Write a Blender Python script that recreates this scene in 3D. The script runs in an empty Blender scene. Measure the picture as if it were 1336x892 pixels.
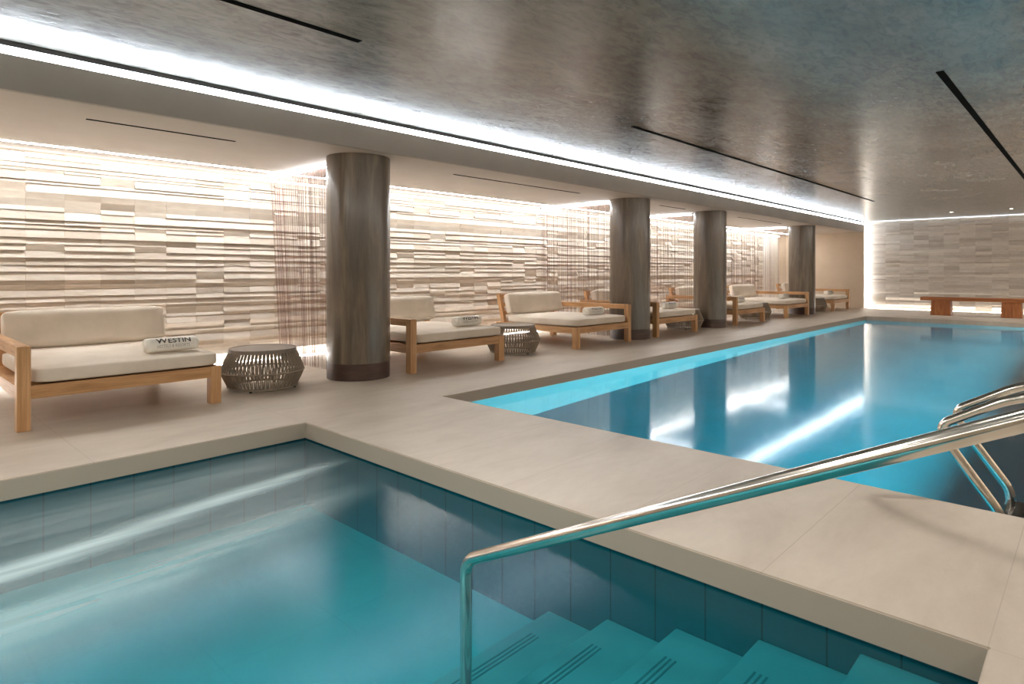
import bpy, bmesh, math, random
from mathutils import Vector, Matrix

random.seed(7)
sc = bpy.context.scene
col = sc.collection
PI = math.pi

# ------------------------------------------------------------------ camera
F = 815.26                       # focal length in pixels of the 1336 x 892 frame
YAW = math.radians(43.245)
HOR = 354.27
cam = bpy.data.cameras.new('camera')
cam.sensor_width = 36.0
cam.lens = F * 36.0 / 1336.0
cam.shift_y = -(446.0 - HOR) / 1336.0
cam.clip_start = 0.05
cam.clip_end = 200
camo = bpy.data.objects.new('camera', cam)
col.objects.link(camo)
camo.location = (0, 0, 1.2)
camo.rotation_euler = (PI / 2, 0, YAW - PI / 2)
sc.camera = camo
sc.view_settings.view_transform = 'Standard'
sc.view_settings.look = 'None'
sc.view_settings.gamma = 1.0
sc.view_settings.use_curve_mapping = False
sc.view_settings.exposure = 1.05
try:
    sc.cycles.use_denoising = True
    sc.cycles.max_bounces = 10
    sc.cycles.diffuse_bounces = 8
    sc.cycles.glossy_bounces = 4
    sc.cycles.transparent_max_bounces = 16
    sc.cycles.caustics_reflective = False
    sc.cycles.caustics_refractive = False
    sc.cycles.sample_clamp_indirect = 6.0
except Exception:
    pass

# main dimensions (metres)
SPA_U0, SPA_U1, V0, V1 = -2.3, 2.495, 0.26, 4.605
POOL_U0, POOL_U1 = 3.93, 18.85
SPA_W, POOL_W = -0.132, -0.108
BAY_Z, CEIL_Z = 2.50, 2.845
FASCIA_V = 5.66
WALL_V = 8.40
END_U, FAR_U = 22.88, 23.16
BACK_U, RIGHT_V = -3.2, -2.4
FRONT_V = 5.87

# ------------------------------------------------------------------ materials
def lin(r, g, b):
    def f(c):
        c /= 255.0
        return c / 12.92 if c <= 0.04045 else ((c + 0.055) / 1.055) ** 2.4
    return (f(r), f(g), f(b), 1.0)


class NT:
    def __init__(self, name):
        self.m = bpy.data.materials.new(name)
        self.m.use_nodes = True
        self.t = self.m.node_tree
        self.t.nodes.clear()
        self.out = self.t.nodes.new('ShaderNodeOutputMaterial')

    def n(self, typ, **kw):
        nd = self.t.nodes.new(typ)
        for k, v in kw.items():
            if k in ('operation', 'blend_type', 'data_type', 'noise_dimensions', 'wave_type', 'bands_direction', 'feature', 'offset'):
                setattr(nd, k, v)
            else:
                nd.inputs[k.replace('_', ' ')].default_value = v
        return nd

    def l(self, a, ao, b, bi):
        self.t.links.new(a.outputs[ao], b.inputs[bi])

    def coords(self, scale=(1, 1, 1), rot=(0, 0, 0), world=True):
        if world:
            g = self.t.nodes.new('ShaderNodeNewGeometry')
            o = g.outputs['Position']
        else:
            g = self.t.nodes.new('ShaderNodeTexCoord')
            o = g.outputs['Object']
        mp = self.t.nodes.new('ShaderNodeMapping')
        mp.inputs['Scale'].default_value = scale
        mp.inputs['Rotation'].default_value = rot
        self.t.links.new(o, mp.inputs['Vector'])
        return mp

    def ramp(self, src, so, stops):
        r = self.t.nodes.new('ShaderNodeValToRGB')
        e = r.color_ramp.elements
        e[0].position, e[0].color = stops[0]
        e[1].position, e[1].color = stops[-1]
        for p, c in stops[1:-1]:
            k = e.new(p)
            k.color = c
        self.t.links.new(src.outputs[so], r.inputs['Fac'])
        return r

    def bsdf(self, rough=0.5, metallic=0.0, color=None, coat=0.0, spec=None):
        b = self.t.nodes.new('ShaderNodeBsdfPrincipled')
        b.inputs['Roughness'].default_value = rough
        b.inputs['Metallic'].default_value = metallic
        if color:
            b.inputs['Base Color'].default_value = color
        b.inputs['Coat Weight'].default_value = coat
        b.inputs['Coat Roughness'].default_value = 0.12
        if spec is not None:
            b.inputs['Specular IOR Level'].default_value = spec
        self.l(b, 'BSDF', self.out, 'Surface')
        return b

    def bump(self, src, so, b, strength=0.2, dist=0.01):
        k = self.t.nodes.new('ShaderNodeBump')
        k.inputs['Strength'].default_value = strength
        k.inputs['Distance'].default_value = dist
        self.t.links.new(src.outputs[so], k.inputs['Height'])
        if b is not None:
            self.t.links.new(k.outputs['Normal'], b.inputs['Normal'])
        return k


def noise_mat(name, c1, c2, scale=(4, 4, 4), detail=5, rough=0.5, bump=0.0, dist=0.01, world=False,
              metallic=0.0, coat=0.0, lo=0.35, hi=0.65, spec=None, distortion=0.0, rough2=None):
    t = NT(name)
    mp = t.coords(scale, world=world)
    nz = t.n('ShaderNodeTexNoise', Scale=1.0, Detail=detail, Roughness=0.6, Distortion=distortion)
    t.l(mp, 'Vector', nz, 'Vector')
    r = t.ramp(nz, 'Fac', [(lo, c1), (hi, c2)])
    b = t.bsdf(rough, metallic, coat=coat, spec=spec)
    t.l(r, 'Color', b, 'Base Color')
    if rough2 is not None:
        mr = t.t.nodes.new('ShaderNodeMapRange')
        mr.inputs['To Min'].default_value = rough
        mr.inputs['To Max'].default_value = rough2
        t.l(nz, 'Fac', mr, 'Value')
        t.l(mr, 'Result', b, 'Roughness')
    if bump:
        t.bump(nz, 'Fac', b, bump, dist)
    return t.m


def emit(name, color, strength):
    t = NT(name)
    e = t.n('ShaderNodeEmission', Strength=strength)
    e.inputs['Color'].default_value = color
    t.l(e, 'Emission', t.out, 'Surface')
    return t.m


def wood(name, axis, c1, c2, c3):
    t = NT(name)
    s = [14, 14, 14]
    s[axis] = 0.9
    mp = t.coords(tuple(s), world=False)
    nz = t.n('ShaderNodeTexNoise', Scale=1.6, Detail=6, Roughness=0.6, Distortion=0.6)
    t.l(mp, 'Vector', nz, 'Vector')
    s2 = [90, 90, 90]
    s2[axis] = 3
    mp2 = t.coords(tuple(s2), world=False)
    nz2 = t.n('ShaderNodeTexNoise', Scale=1.0, Detail=3, Roughness=0.5)
    t.l(mp2, 'Vector', nz2, 'Vector')
    r = t.ramp(nz, 'Fac', [(0.3, c1), (0.5, c2), (0.72, c3)])
    mx = t.n('ShaderNodeMixRGB', blend_type='MULTIPLY', Fac=0.35)
    r2 = t.ramp(nz2, 'Fac', [(0.35, (0.62, 0.55, 0.48, 1)), (0.6, (1, 1, 1, 1))])
    t.l(r, 'Color', mx, 'Color1')
    t.l(r2, 'Color', mx, 'Color2')
    b = t.bsdf(0.5)
    t.l(mx, 'Color', b, 'Base Color')
    t.bump(nz2, 'Fac', b, 0.15, 0.002)
    return t.m


TK = (lin(164, 120, 78), lin(194, 149, 102), lin(212, 170, 124))
teak = [wood('teak_%d' % a, a, *TK) for a in range(3)]
WN = (lin(116, 62, 28), lin(156, 92, 44), lin(182, 118, 64))
walnut = [wood('slab_wood_%d' % a, a, *WN) for a in range(3)]

fabric = None
def fabric_mat(name, c1, c2):
    t = NT(name)
    mp = t.coords((220, 220, 220), world=False)
    w = t.n('ShaderNodeTexNoise', Scale=1.0, Detail=2)
    t.l(mp, 'Vector', w, 'Vector')
    mp2 = t.coords((3, 3, 3), world=False)
    w2 = t.n('ShaderNodeTexNoise', Scale=1.0, Detail=3)
    t.l(mp2, 'Vector', w2, 'Vector')
    r = t.ramp(w2, 'Fac', [(0.35, c1), (0.65, c2)])
    b = t.bsdf(0.9, spec=0.15)
    t.l(r, 'Color', b, 'Base Color')
    b.inputs['Sheen Weight'].default_value = 0.15
    k = t.bump(w, 'Fac', None, 0.25, 0.002)
    k2 = t.bump(w2, 'Fac', b, 0.35, 0.03)
    t.l(k, 'Normal', k2, 'Normal')
    return t.m


fabric = fabric_mat('cream_fabric', lin(214, 203, 188), lin(226, 216, 202))
terry = noise_mat('white_terry', lin(240, 236, 228), lin(250, 247, 240), (140, 140, 140), 3, 0.95, 0.2, 0.002, spec=0.1)
ink = noise_mat('dark_ink', lin(52, 46, 46), lin(60, 54, 54), (60, 60, 60), 2, 0.8)
pale_ink = noise_mat('pale_ink', lin(168, 162, 156), lin(178, 172, 166), (60, 60, 60), 2, 0.8)
rope = noise_mat('grey_rope', lin(128, 116, 102), lin(158, 146, 130), (90, 90, 300), 2, 0.85, 0.4, 0.003)
table_top_m = noise_mat('taupe_top', lin(128, 117, 106), lin(140, 128, 117), (8, 8, 8), 4, 0.45)
foot_m = noise_mat('dark_foot', lin(44, 38, 34), lin(56, 50, 44), (20, 20, 20), 2, 0.6)
strand_m = noise_mat('copper_strand', lin(112, 84, 74), lin(156, 124, 112), (1, 1, 40), 2, 0.4, metallic=0.2)
rail_m = noise_mat('dark_rail', lin(60, 56, 52), lin(74, 70, 66), (10, 10, 10), 2, 0.5)
black_m = noise_mat('black_slot', lin(6, 6, 6), lin(12, 11, 10), (10, 10, 10), 2, 0.9, spec=0.05)
gap_shade_m = noise_mat('gap_shade', lin(58, 56, 56), lin(70, 68, 66), (10, 10, 10), 2, 0.5)
steel = noise_mat('polished_steel', (0.62, 0.58, 0.52, 1), (0.72, 0.68, 0.62, 1), (6, 6, 6), 3, 0.13, metallic=1.0, rough2=0.2)
white_plaster = noise_mat('white_plaster', lin(214, 208, 200), lin(222, 216, 208), (2, 2, 2), 4, 0.7, world=True)
bay_plaster = noise_mat('bay_plaster', lin(192, 182, 172), lin(199, 190, 180), (1.5, 1.5, 1.5), 4, 0.6, world=True)
beam_plaster = noise_mat('beam_plaster', lin(158, 150, 142), lin(166, 158, 150), (1.5, 1.5, 1.5), 4, 0.55, world=True)
end_plaster = noise_mat('end_plaster', lin(196, 178, 156), lin(206, 188, 166), (1.2, 1.2, 1.2), 4, 0.6, world=True)
lens_m = emit('lamp_lens', (1, 0.9, 0.75, 1), 12)

TILE = [noise_mat('limestone_%d' % i, lin(*a), lin(*b), (6, 6, 30), 5, 0.6, 0.15, 0.004, world=True)
        for i, (a, b) in enumerate([((197, 187, 174), (209, 200, 188)), ((207, 197, 184), (217, 208, 196)),
                                    ((185, 173, 159), (197, 186, 172)), ((214, 205, 192), (223, 214, 203))])]


def floor_mat():
    t = NT('porcelain_floor')
    # large stone slabs 1.435 x 0.716 m with hairline joints
    g = t.t.nodes.new('ShaderNodeNewGeometry')
    sx = t.t.nodes.new('ShaderNodeSeparateXYZ')
    t.l(g, 'Position', sx, 'Vector')
    facs = []
    for axis, off, pitch in (('X', 2.4955, 1.4345), ('Y', 0.2605, 0.7242)):
        a = t.n('ShaderNodeMath', operation='SUBTRACT'); a.inputs[1].default_value = off
        t.l(sx, axis, a, 0)
        b = t.n('ShaderNodeMath', operation='DIVIDE'); b.inputs[1].default_value = pitch
        t.l(a, 0, b, 0)
        rd = t.n('ShaderNodeMath', operation='ROUND'); t.l(b, 0, rd, 0)
        d = t.n('ShaderNodeMath', operation='SUBTRACT'); t.l(b, 0, d, 0); t.l(rd, 0, d, 1)
        ab = t.n('ShaderNodeMath', operation='ABSOLUTE'); t.l(d, 0, ab, 0)
        ml = t.n('ShaderNodeMath', operation='MULTIPLY'); ml.inputs[1].default_value = pitch; t.l(ab, 0, ml, 0)
        lt = t.n('ShaderNodeMath', operation='LESS_THAN'); lt.inputs[1].default_value = 0.0022; t.l(ml, 0, lt, 0)
        facs.append(lt)
    mx = t.n('ShaderNodeMath', operation='MAXIMUM'); t.l(facs[0], 0, mx, 0); t.l(facs[1], 0, mx, 1)
    mp = t.coords((0.8, 2.2, 1), world=True)
    nz = t.n('ShaderNodeTexNoise', Scale=1.0, Detail=7, Roughness=0.62, Distortion=0.4)
    t.l(mp, 'Vector', nz, 'Vector')
    mp2 = t.coords((7, 16, 7), world=True)
    nz2 = t.n('ShaderNodeTexNoise', Scale=1.0, Detail=6, Roughness=0.7)
    t.l(mp2, 'Vector', nz2, 'Vector')
    r = t.ramp(nz, 'Fac', [(0.3, lin(176, 163, 148)), (0.5, lin(190, 178, 163)), (0.72, lin(200, 189, 174))])
    r2 = t.ramp(nz2, 'Fac', [(0.3, (0.93, 0.92, 0.91, 1)), (0.6, (1, 1, 1, 1))])
    m1 = t.n('ShaderNodeMixRGB', blend_type='MULTIPLY', Fac=0.8)
    t.l(r, 'Color', m1, 'Color1'); t.l(r2, 'Color', m1, 'Color2')
    m2 = t.n('ShaderNodeMixRGB', blend_type='MIX'); t.l(mx, 0, m2, 'Fac')
    t.l(m1, 'Color', m2, 'Color1'); m2.inputs['Color2'].default_value = lin(171, 159, 144)
    b = t.bsdf(0.42, spec=0.4)
    t.l(m2, 'Color', b, 'Base Color')
    t.bump(nz2, 'Fac', b, 0.06, 0.004)
    return t.m


def ceiling_mat():
    t = NT('polished_plaster')
    mp = t.coords((0.55, 0.9, 1), world=True)
    nz = t.n('ShaderNodeTexNoise', Scale=1.6, Detail=7, Roughness=0.65, Distortion=0.5)
    t.l(mp, 'Vector', nz, 'Vector')
    mp2 = t.coords((4.0, 11.0, 1), rot=(0, 0, math.radians(43)), world=True)
    nz2 = t.n('ShaderNodeTexNoise', Scale=1.5, Detail=7, Roughness=0.72, Distortion=0.8)
    t.l(mp2, 'Vector', nz2, 'Vector')
    r = t.ramp(nz, 'Fac', [(0.3, lin(112, 107, 99)), (0.5, lin(138, 134, 127)), (0.7, lin(160, 157, 152))])
    r2 = t.ramp(nz2, 'Fac', [(0.40, (0.58, 0.58, 0.60, 1)), (0.52, (0.9, 0.9, 0.9, 1)), (0.62, (1, 1, 1, 1))])
    m1 = t.n('ShaderNodeMixRGB', blend_type='MULTIPLY', Fac=0.8)
    t.l(r, 'Color', m1, 'Color1'); t.l(r2, 'Color', m1, 'Color2')
    t.m.use_backface_culling = False
    b = t.bsdf(0.27, spec=0.9, coat=0.0)
    t.l(m1, 'Color', b, 'Base Color')
    mr = t.t.nodes.new('ShaderNodeMapRange')
    mr.inputs['To Min'].default_value = 0.12
    mr.inputs['To Max'].default_value = 0.30
    t.l(nz2, 'Fac', mr, 'Value'); t.l(mr, 'Result', b, 'Roughness')
    t.bump(nz2, 'Fac', b, 0.12, 0.012)
    return t.m


def column_mat():
    t = NT('column_plaster')
    mp = t.coords((5, 5, 0.55), world=True)
    nz = t.n('ShaderNodeTexNoise', Scale=1.4, Detail=7, Roughness=0.65, Distortion=0.5)
    t.l(mp, 'Vector', nz, 'Vector')
    mp2 = t.coords((26, 26, 2.2), world=True)
    nz2 = t.n('ShaderNodeTexNoise', Scale=1.0, Detail=5, Roughness=0.7)
    t.l(mp2, 'Vector', nz2, 'Vector')
    r = t.ramp(nz, 'Fac', [(0.3, lin(80, 69, 57)), (0.5, lin(103, 90, 75)), (0.70, lin(134, 120, 102))])
    r2 = t.ramp(nz2, 'Fac', [(0.3, (0.8, 0.79, 0.78, 1)), (0.6, (1, 1, 1, 1))])
    m1 = t.n('ShaderNodeMixRGB', blend_type='MULTIPLY', Fac=0.7)
    t.l(r, 'Color', m1, 'Color1'); t.l(r2, 'Color', m1, 'Color2')
    b = t.bsdf(0.3, spec=0.6, coat=0.25)
    t.l(m1, 'Color', b, 'Base Color')
    t.bump(nz2, 'Fac', b, 0.08, 0.006)
    return t.m


def tile_mat(name, c1, c2, joint, pitch_u, pitch_v, off_u=0.0, off_v=0.0, width=0.0035):
    t = NT(name)
    g = t.t.nodes.new('ShaderNodeNewGeometry')
    sx = t.t.nodes.new('ShaderNodeSeparateXYZ')
    t.l(g, 'Position', sx, 'Vector')
    nrm = t.t.nodes.new('ShaderNodeSeparateXYZ')
    t.l(g, 'Normal', nrm, 'Vector')
    facs = []
    for axis, off, pitch in (('X', off_u, pitch_u), ('Y', off_v, pitch_v)):
        a = t.n('ShaderNodeMath', operation='SUBTRACT'); a.inputs[1].default_value = off; t.l(sx, axis, a, 0)
        b = t.n('ShaderNodeMath', operation='DIVIDE'); b.inputs[1].default_value = pitch; t.l(a, 0, b, 0)
        rd = t.n('ShaderNodeMath', operation='ROUND'); t.l(b, 0, rd, 0)
        d = t.n('ShaderNodeMath', operation='SUBTRACT'); t.l(b, 0, d, 0); t.l(rd, 0, d, 1)
        ab = t.n('ShaderNodeMath', operation='ABSOLUTE'); t.l(d, 0, ab, 0)
        ml = t.n('ShaderNodeMath', operation='MULTIPLY'); ml.inputs[1].default_value = pitch; t.l(ab, 0, ml, 0)
        lt = t.n('ShaderNodeMath', operation='LESS_THAN'); lt.inputs[1].default_value = width; t.l(ml, 0, lt, 0)
        # a joint across an axis does not show on faces square to that axis
        na = t.n('ShaderNodeMath', operation='ABSOLUTE'); t.l(nrm, axis, na, 0)
        nl = t.n('ShaderNodeMath', operation='LESS_THAN'); nl.inputs[1].default_value = 0.5; t.l(na, 0, nl, 0)
        mm = t.n('ShaderNodeMath', operation='MULTIPLY'); t.l(lt, 0, mm, 0); t.l(nl, 0, mm, 1)
        facs.append(mm)
    mx = t.n('ShaderNodeMath', operation='MAXIMUM'); t.l(facs[0], 0, mx, 0); t.l(facs[1], 0, mx, 1)
    mp = t.coords((1.5, 1.5, 1.5), world=True)
    nz = t.n('ShaderNodeTexNoise', Scale=1.0, Detail=5, Roughness=0.6)
    t.l(mp, 'Vector', nz, 'Vector')
    r = t.ramp(nz, 'Fac', [(0.3, c1), (0.7, c2)])
    m2 = t.n('ShaderNodeMixRGB', blend_type='MIX'); t.l(mx, 0, m2, 'Fac')
    t.l(r, 'Color', m2, 'Color1'); m2.inputs['Color2'].default_value = joint
    b = t.bsdf(0.45)
    t.l(m2, 'Color', b, 'Base Color')
    return t.m


def water_mat(name, tint, rough, bscale, bstrength, bdist, milk=0.0, milk_col=(0.2, 0.5, 0.55, 1), foam=False, refract=False, ior=1.33):
    t = NT(name)
    mp = t.coords(bscale, world=True)
    nz = t.n('ShaderNodeTexNoise', Scale=1.0, Detail=3, Roughness=0.5, Distortion=0.3)
    t.l(mp, 'Vector', nz, 'Vector')
    k = t.bump(nz, 'Fac', None, bstrength, bdist)
    fr = t.n('ShaderNodeFresnel', IOR=ior)
    t.l(k, 'Normal', fr, 'Normal')
    tr = t.t.nodes.new('ShaderNodeBsdfTransparent')
    if refract:
        tr = t.t.nodes.new('ShaderNodeBsdfRefraction')
        tr.inputs['IOR'].default_value = 1.33
        tr.inputs['Roughness'].default_value = 0.02
        t.l(k, 'Normal', tr, 'Normal')
    tr.inputs['Color'].default_value = tint
    gl = t.t.nodes.new('ShaderNodeBsdfGlossy')
    gl.inputs['Roughness'].default_value = rough
    t.l(k, 'Normal', gl, 'Normal')
    body = tr
    bo = 'BSDF'
    if milk > 0:
        df = t.t.nodes.new('ShaderNodeBsdfDiffuse')
        df.inputs['Color'].default_value = milk_col
        mx = t.t.nodes.new('ShaderNodeMixShader')
        t.l(tr, 'BSDF', mx, 1); t.l(df, 'BSDF', mx, 2)
        mx.inputs['Fac'].default_value = milk
        body, bo = mx, 'Shader'
        if foam:
            # aerated jet streams drifting from the corner along the spa
            def streak(p0, p1, w, amp, wob):
                d = Vector((p1[0] - p0[0], p1[1] - p0[1])); d.normalize()
                nrm = Vector((-d.y, d.x))
                g = t.t.nodes.new('ShaderNodeNewGeometry')
                mpn = t.coords((0.9, 0.9, 0.9), world=True)
                wz = t.n('ShaderNodeTexNoise', Scale=1.0, Detail=3)
                t.l(mpn, 'Vector', wz, 'Vector')
                dt = t.t.nodes.new('ShaderNodeVectorMath'); dt.operation = 'DOT_PRODUCT'
                t.l(g, 'Position', dt, 0); dt.inputs[1].default_value = (nrm.x, nrm.y, 0)
                a = t.n('ShaderNodeMath', operation='SUBTRACT'); t.t.links.new(dt.outputs['Value'], a.inputs[0])
                a.inputs[1].default_value = nrm.x * p0[0] + nrm.y * p0[1]
                wv = t.n('ShaderNodeMath', operation='MULTIPLY_ADD'); t.l(wz, 'Fac', wv, 0)
                wv.inputs[1].default_value = wob; wv.inputs[2].default_value = -wob * 0.5
                s = t.n('ShaderNodeMath', operation='ADD'); t.l(a, 0, s, 0); t.l(wv, 0, s, 1)
                al = t.t.nodes.new('ShaderNodeVectorMath'); al.operation = 'DOT_PRODUCT'
                t.l(g, 'Position', al, 0); al.inputs[1].default_value = (d.x, d.y, 0)
                al2 = t.n('ShaderNodeMath', operation='SUBTRACT'); t.t.links.new(al.outputs['Value'], al2.inputs[0])
                al2.inputs[1].default_value = d.x * p0[0] + d.y * p0[1]
                # width grows along the stream
                wd = t.n('ShaderNodeMath', operation='MULTIPLY_ADD'); t.l(al2, 0, wd, 0)
                wd.inputs[1].default_value = w * 0.25; wd.inputs[2].default_value = w
                q = t.n('ShaderNodeMath', operation='DIVIDE'); t.l(s, 0, q, 0); t.l(wd, 0, q, 1)
                q2 = t.n('ShaderNodeMath', operation='MULTIPLY'); t.l(q, 0, q2, 0); t.l(q, 0, q2, 1)
                ng = t.n('ShaderNodeMath', operation='MULTIPLY'); t.l(q2, 0, ng, 0); ng.inputs[1].default_value = -1
                ex = t.n('ShaderNodeMath', operation='EXPONENT'); t.l(ng, 0, ex, 0)
                fd = t.t.nodes.new('ShaderNodeMapRange'); t.l(al2, 0, fd, 'Value')
                fd.inputs['From Min'].default_value = 0.0; fd.inputs['From Max'].default_value = 0.5
                ml = t.n('ShaderNodeMath', operation='MULTIPLY'); t.l(ex, 0, ml, 0); t.l(fd, 'Result', ml, 1)
                sp = t.coords((1.2, 14, 1), rot=(0, 0, -math.atan2(d.y, d.x)), world=True)
                sz = t.n('ShaderNodeTexNoise', Scale=1.0, Detail=4)
                t.l(sp, 'Vector', sz, 'Vector')
                st = t.t.nodes.new('ShaderNodeMapRange'); t.l(sz, 'Fac', st, 'Value')
                st.inputs['From Min'].default_value = 0.3; st.inputs['From Max'].default_value = 0.6
                st.inputs['To Min'].default_value = 0.55 * amp; st.inputs['To Max'].default_value = amp
                m3 = t.n('ShaderNodeMath', operation='MULTIPLY'); t.l(ml, 0, m3, 0); t.l(st, 'Result', m3, 1)
                return m3
            acc = None
            for args in FOAM:
                s = streak(*args)
                if acc is None:
                    acc = s
                else:
                    ad = t.n('ShaderNodeMath', operation='ADD'); ad.use_clamp = True
                    t.l(acc, 0, ad, 0); t.l(s, 0, ad, 1)
                    acc = ad
            fd = t.t.nodes.new('ShaderNodeBsdfDiffuse')
            fd.inputs['Color'].default_value = FOAM_COL
            mf = t.t.nodes.new('ShaderNodeMixShader')
            t.l(acc, 0, mf, 'Fac'); t.l(body, bo, mf, 1); t.l(fd, 'BSDF', mf, 2)
            body, bo = mf, 'Shader'
    ms = t.t.nodes.new('ShaderNodeMixShader')
    t.l(fr, 'Fac', ms, 'Fac')
    t.l(body, bo, ms, 1)
    t.l(gl, 'BSDF', ms, 2)
    t.l(ms, 'Shader', t.out, 'Surface')
    return t.m


FOAM = [((2.47, 3.93), (0.45, 3.52), 0.07, 0.60, 0.10),
        ((2.47, 4.25), (0.30, 4.05), 0.22, 0.22, 0.30),
        ((2.30, 3.35), (0.40, 2.95), 0.12, 0.22, 0.30),
        ((2.40, 3.70), (0.30, 3.25), 0.30, 0.16, 0.40)]
FOAM_COL = lin(205, 232, 236)

floor_m = floor_mat()
ceil_m = ceiling_mat()
col_m = column_mat()
col_base_m = noise_mat('column_base', lin(66, 48, 42), lin(82, 62, 54), (3, 3, 12), 4, 0.35, world=True)
spa_wall_m = tile_mat('spa_tile', lin(10, 80, 94), lin(18, 94, 108), lin(4, 44, 54), 0.2415, 0.2415, 2.495, 0.26)
spa_floor_m = tile_mat('spa_floor_tile', lin(50, 158, 168), lin(66, 172, 182), lin(50, 158, 168), 0.6, 0.6)
step_m = tile_mat('step_tile', lin(74, 138, 148), lin(92, 156, 164), lin(74, 138, 148), 5, 5)
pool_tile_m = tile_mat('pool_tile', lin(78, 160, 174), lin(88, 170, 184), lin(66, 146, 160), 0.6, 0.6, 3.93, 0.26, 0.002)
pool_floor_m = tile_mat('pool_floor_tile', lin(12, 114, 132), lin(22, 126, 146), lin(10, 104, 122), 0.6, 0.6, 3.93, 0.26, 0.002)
spa_water_m = water_mat('spa_water', (0.45, 0.92, 0.95, 1), 0.2, (0.8, 2.0, 1), 0.08, 0.03, 0.07, lin(40, 160, 175), True, ior=1.24)
pool_water_m = water_mat('pool_water', (0.70, 0.96, 0.98, 1), 0.085, (0.9, 2.2, 1), 0.04, 0.02, refract=True)
cove_led = emit('cove_led', (0.82, 0.91, 1.0, 1), 19)
wash_led = emit('wash_led', (1.0, 0.985, 0.97, 1), 29)
glow_led = emit('glow_led', (1.0, 0.985, 0.97, 1), 3.0)
base_led = emit('base_led', (1.0, 0.985, 0.97, 1), 21)
cool_led = emit('curtain_led', (0.92, 0.95, 1.0, 1), 20)
far_led = emit('far_led', (0.86, 0.92, 1.0, 1), 36)

# ------------------------------------------------------------------ mesh helpers
def new_obj(name, bm, mats, parent=None, smooth=False, angle=40):
    me = bpy.data.meshes.new(name)
    bm.normal_update()
    bm.to_mesh(me)
    bm.free()
    for m in (mats if isinstance(mats, (list, tuple)) else [mats]):
        me.materials.append(m)
    if smooth:
        for p in me.polygons:
            p.use_smooth = True
        try:
            me.set_sharp_from_angle(angle=math.radians(angle))
        except Exception:
            pass
    o = bpy.data.objects.new(name, me)
    col.objects.link(o)
    if parent is not None:
        o.parent = parent
    return o


def tag(o, label=None, cat=None, group=None, kind=None):
    if label: o['label'] = label
    if cat: o['category'] = cat
    if group: o['group'] = group
    if kind: o['kind'] = kind
    return o


def thing(name, loc, label, cat, group=None, rz=0.0):
    o = bpy.data.objects.new(name, None)
    o.empty_display_size = 0.2
    col.objects.link(o)
    o.location = loc
    o.rotation_euler = (0, 0, rz)
    return tag(o, label, cat, group)


def copy_tree(o, parent=None):
    c = o.copy()
    col.objects.link(c)
    if parent is not None:
        c.parent = parent
    for ch in list(o.children):
        copy_tree(ch, c)
    return c


def box(bm, x0, x1, y0, y1, z0, z1, bev=0.0, seg=2, mat=None):
    ret = bmesh.ops.create_cube(bm, size=1.0)
    vs = ret['verts']
    for v in vs:
        v.co = Vector((x0 if v.co.x < 0 else x1, y0 if v.co.y < 0 else y1, z0 if v.co.z < 0 else z1))
    if mat is not None:
        for f in {f for v in vs for f in v.link_faces}:
            f.material_index = mat
    if bev > 0:
        es = list({e for v in vs for e in v.link_edges})
        r = bmesh.ops.bevel(bm, geom=es, offset=bev, segments=seg, affect='EDGES', profile=0.5)
        vs = list({v for f in r['faces'] for v in f.verts} | {v for v in vs if v.is_valid})
    return [v for v in vs if v.is_valid]


def one_box(name, dims, m, parent=None, bev=0.0, seg=2, smooth=False):
    bm = bmesh.new()
    box(bm, *dims, bev=bev, seg=seg)
    return new_obj(name, bm, m, parent, smooth)


def fillet(pts, rad, n=8):
    pts = [Vector(p) for p in pts]
    out = [pts[0]]
    for i in range(1, len(pts) - 1):
        p, a, b = pts[i], pts[i - 1], pts[i + 1]
        r = rad[i - 1] if isinstance(rad, (list, tuple)) else rad
        d1 = (a - p).normalized(); d2 = (b - p).normalized()
        ang = d1.angle(d2)
        if r <= 0 or ang > PI - 0.02:
            out.append(p); continue
        t = min(r / math.tan(ang / 2), (a - p).length * 0.49, (b - p).length * 0.49)
        rr = t * math.tan(ang / 2)
        bis = (d1 + d2).normalized()
        c = p + bis * (rr / math.sin(ang / 2))
        s = p + d1 * t - c; e = p + d2 * t - c
        x = s.normalized(); w_ = e - x * e.dot(x); y = w_.normalized()
        tot = s.angle(e); rl = s.length
        for k in range(n + 1):
            f = tot * k / n
            out.append(c + (x * math.cos(f) + y * math.sin(f)) * rl)
    out.append(pts[-1])
    return out


def tube(bm, pts, r, seg=12, cap=True, closed=False):
    pts = [Vector(p) for p in pts]
    n = len(pts)
    tans = []
    for i in range(n):
        if closed:
            d = pts[(i + 1) % n] - pts[i - 1]
        else:
            d = pts[min(i + 1, n - 1)] - pts[max(i - 1, 0)]
        tans.append(d.normalized())
    up = Vector((0, 0, 1)) if abs(tans[0].z) < 0.9 else Vector((1, 0, 0))
    x = tans[0].cross(up).normalized()
    rings = []
    for i in range(n):
        x = (x - tans[i] * x.dot(tans[i])).normalized()
        y = tans[i].cross(x)
        rr = r[i] if isinstance(r, (list, tuple)) else r
        rings.append([bm.verts.new(pts[i] + (x * math.cos(2 * PI * k / seg) + y * math.sin(2 * PI * k / seg)) * rr)
                      for k in range(seg)])
    m = n if closed else n - 1
    for i in range(m):
        a, b = rings[i], rings[(i + 1) % n]
        for k in range(seg):
            bm.faces.new((a[k], a[(k + 1) % seg], b[(k + 1) % seg], b[k]))
    if cap and not closed:
        bm.faces.new(list(reversed(rings[0])))
        bm.faces.new(rings[-1])


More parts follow.
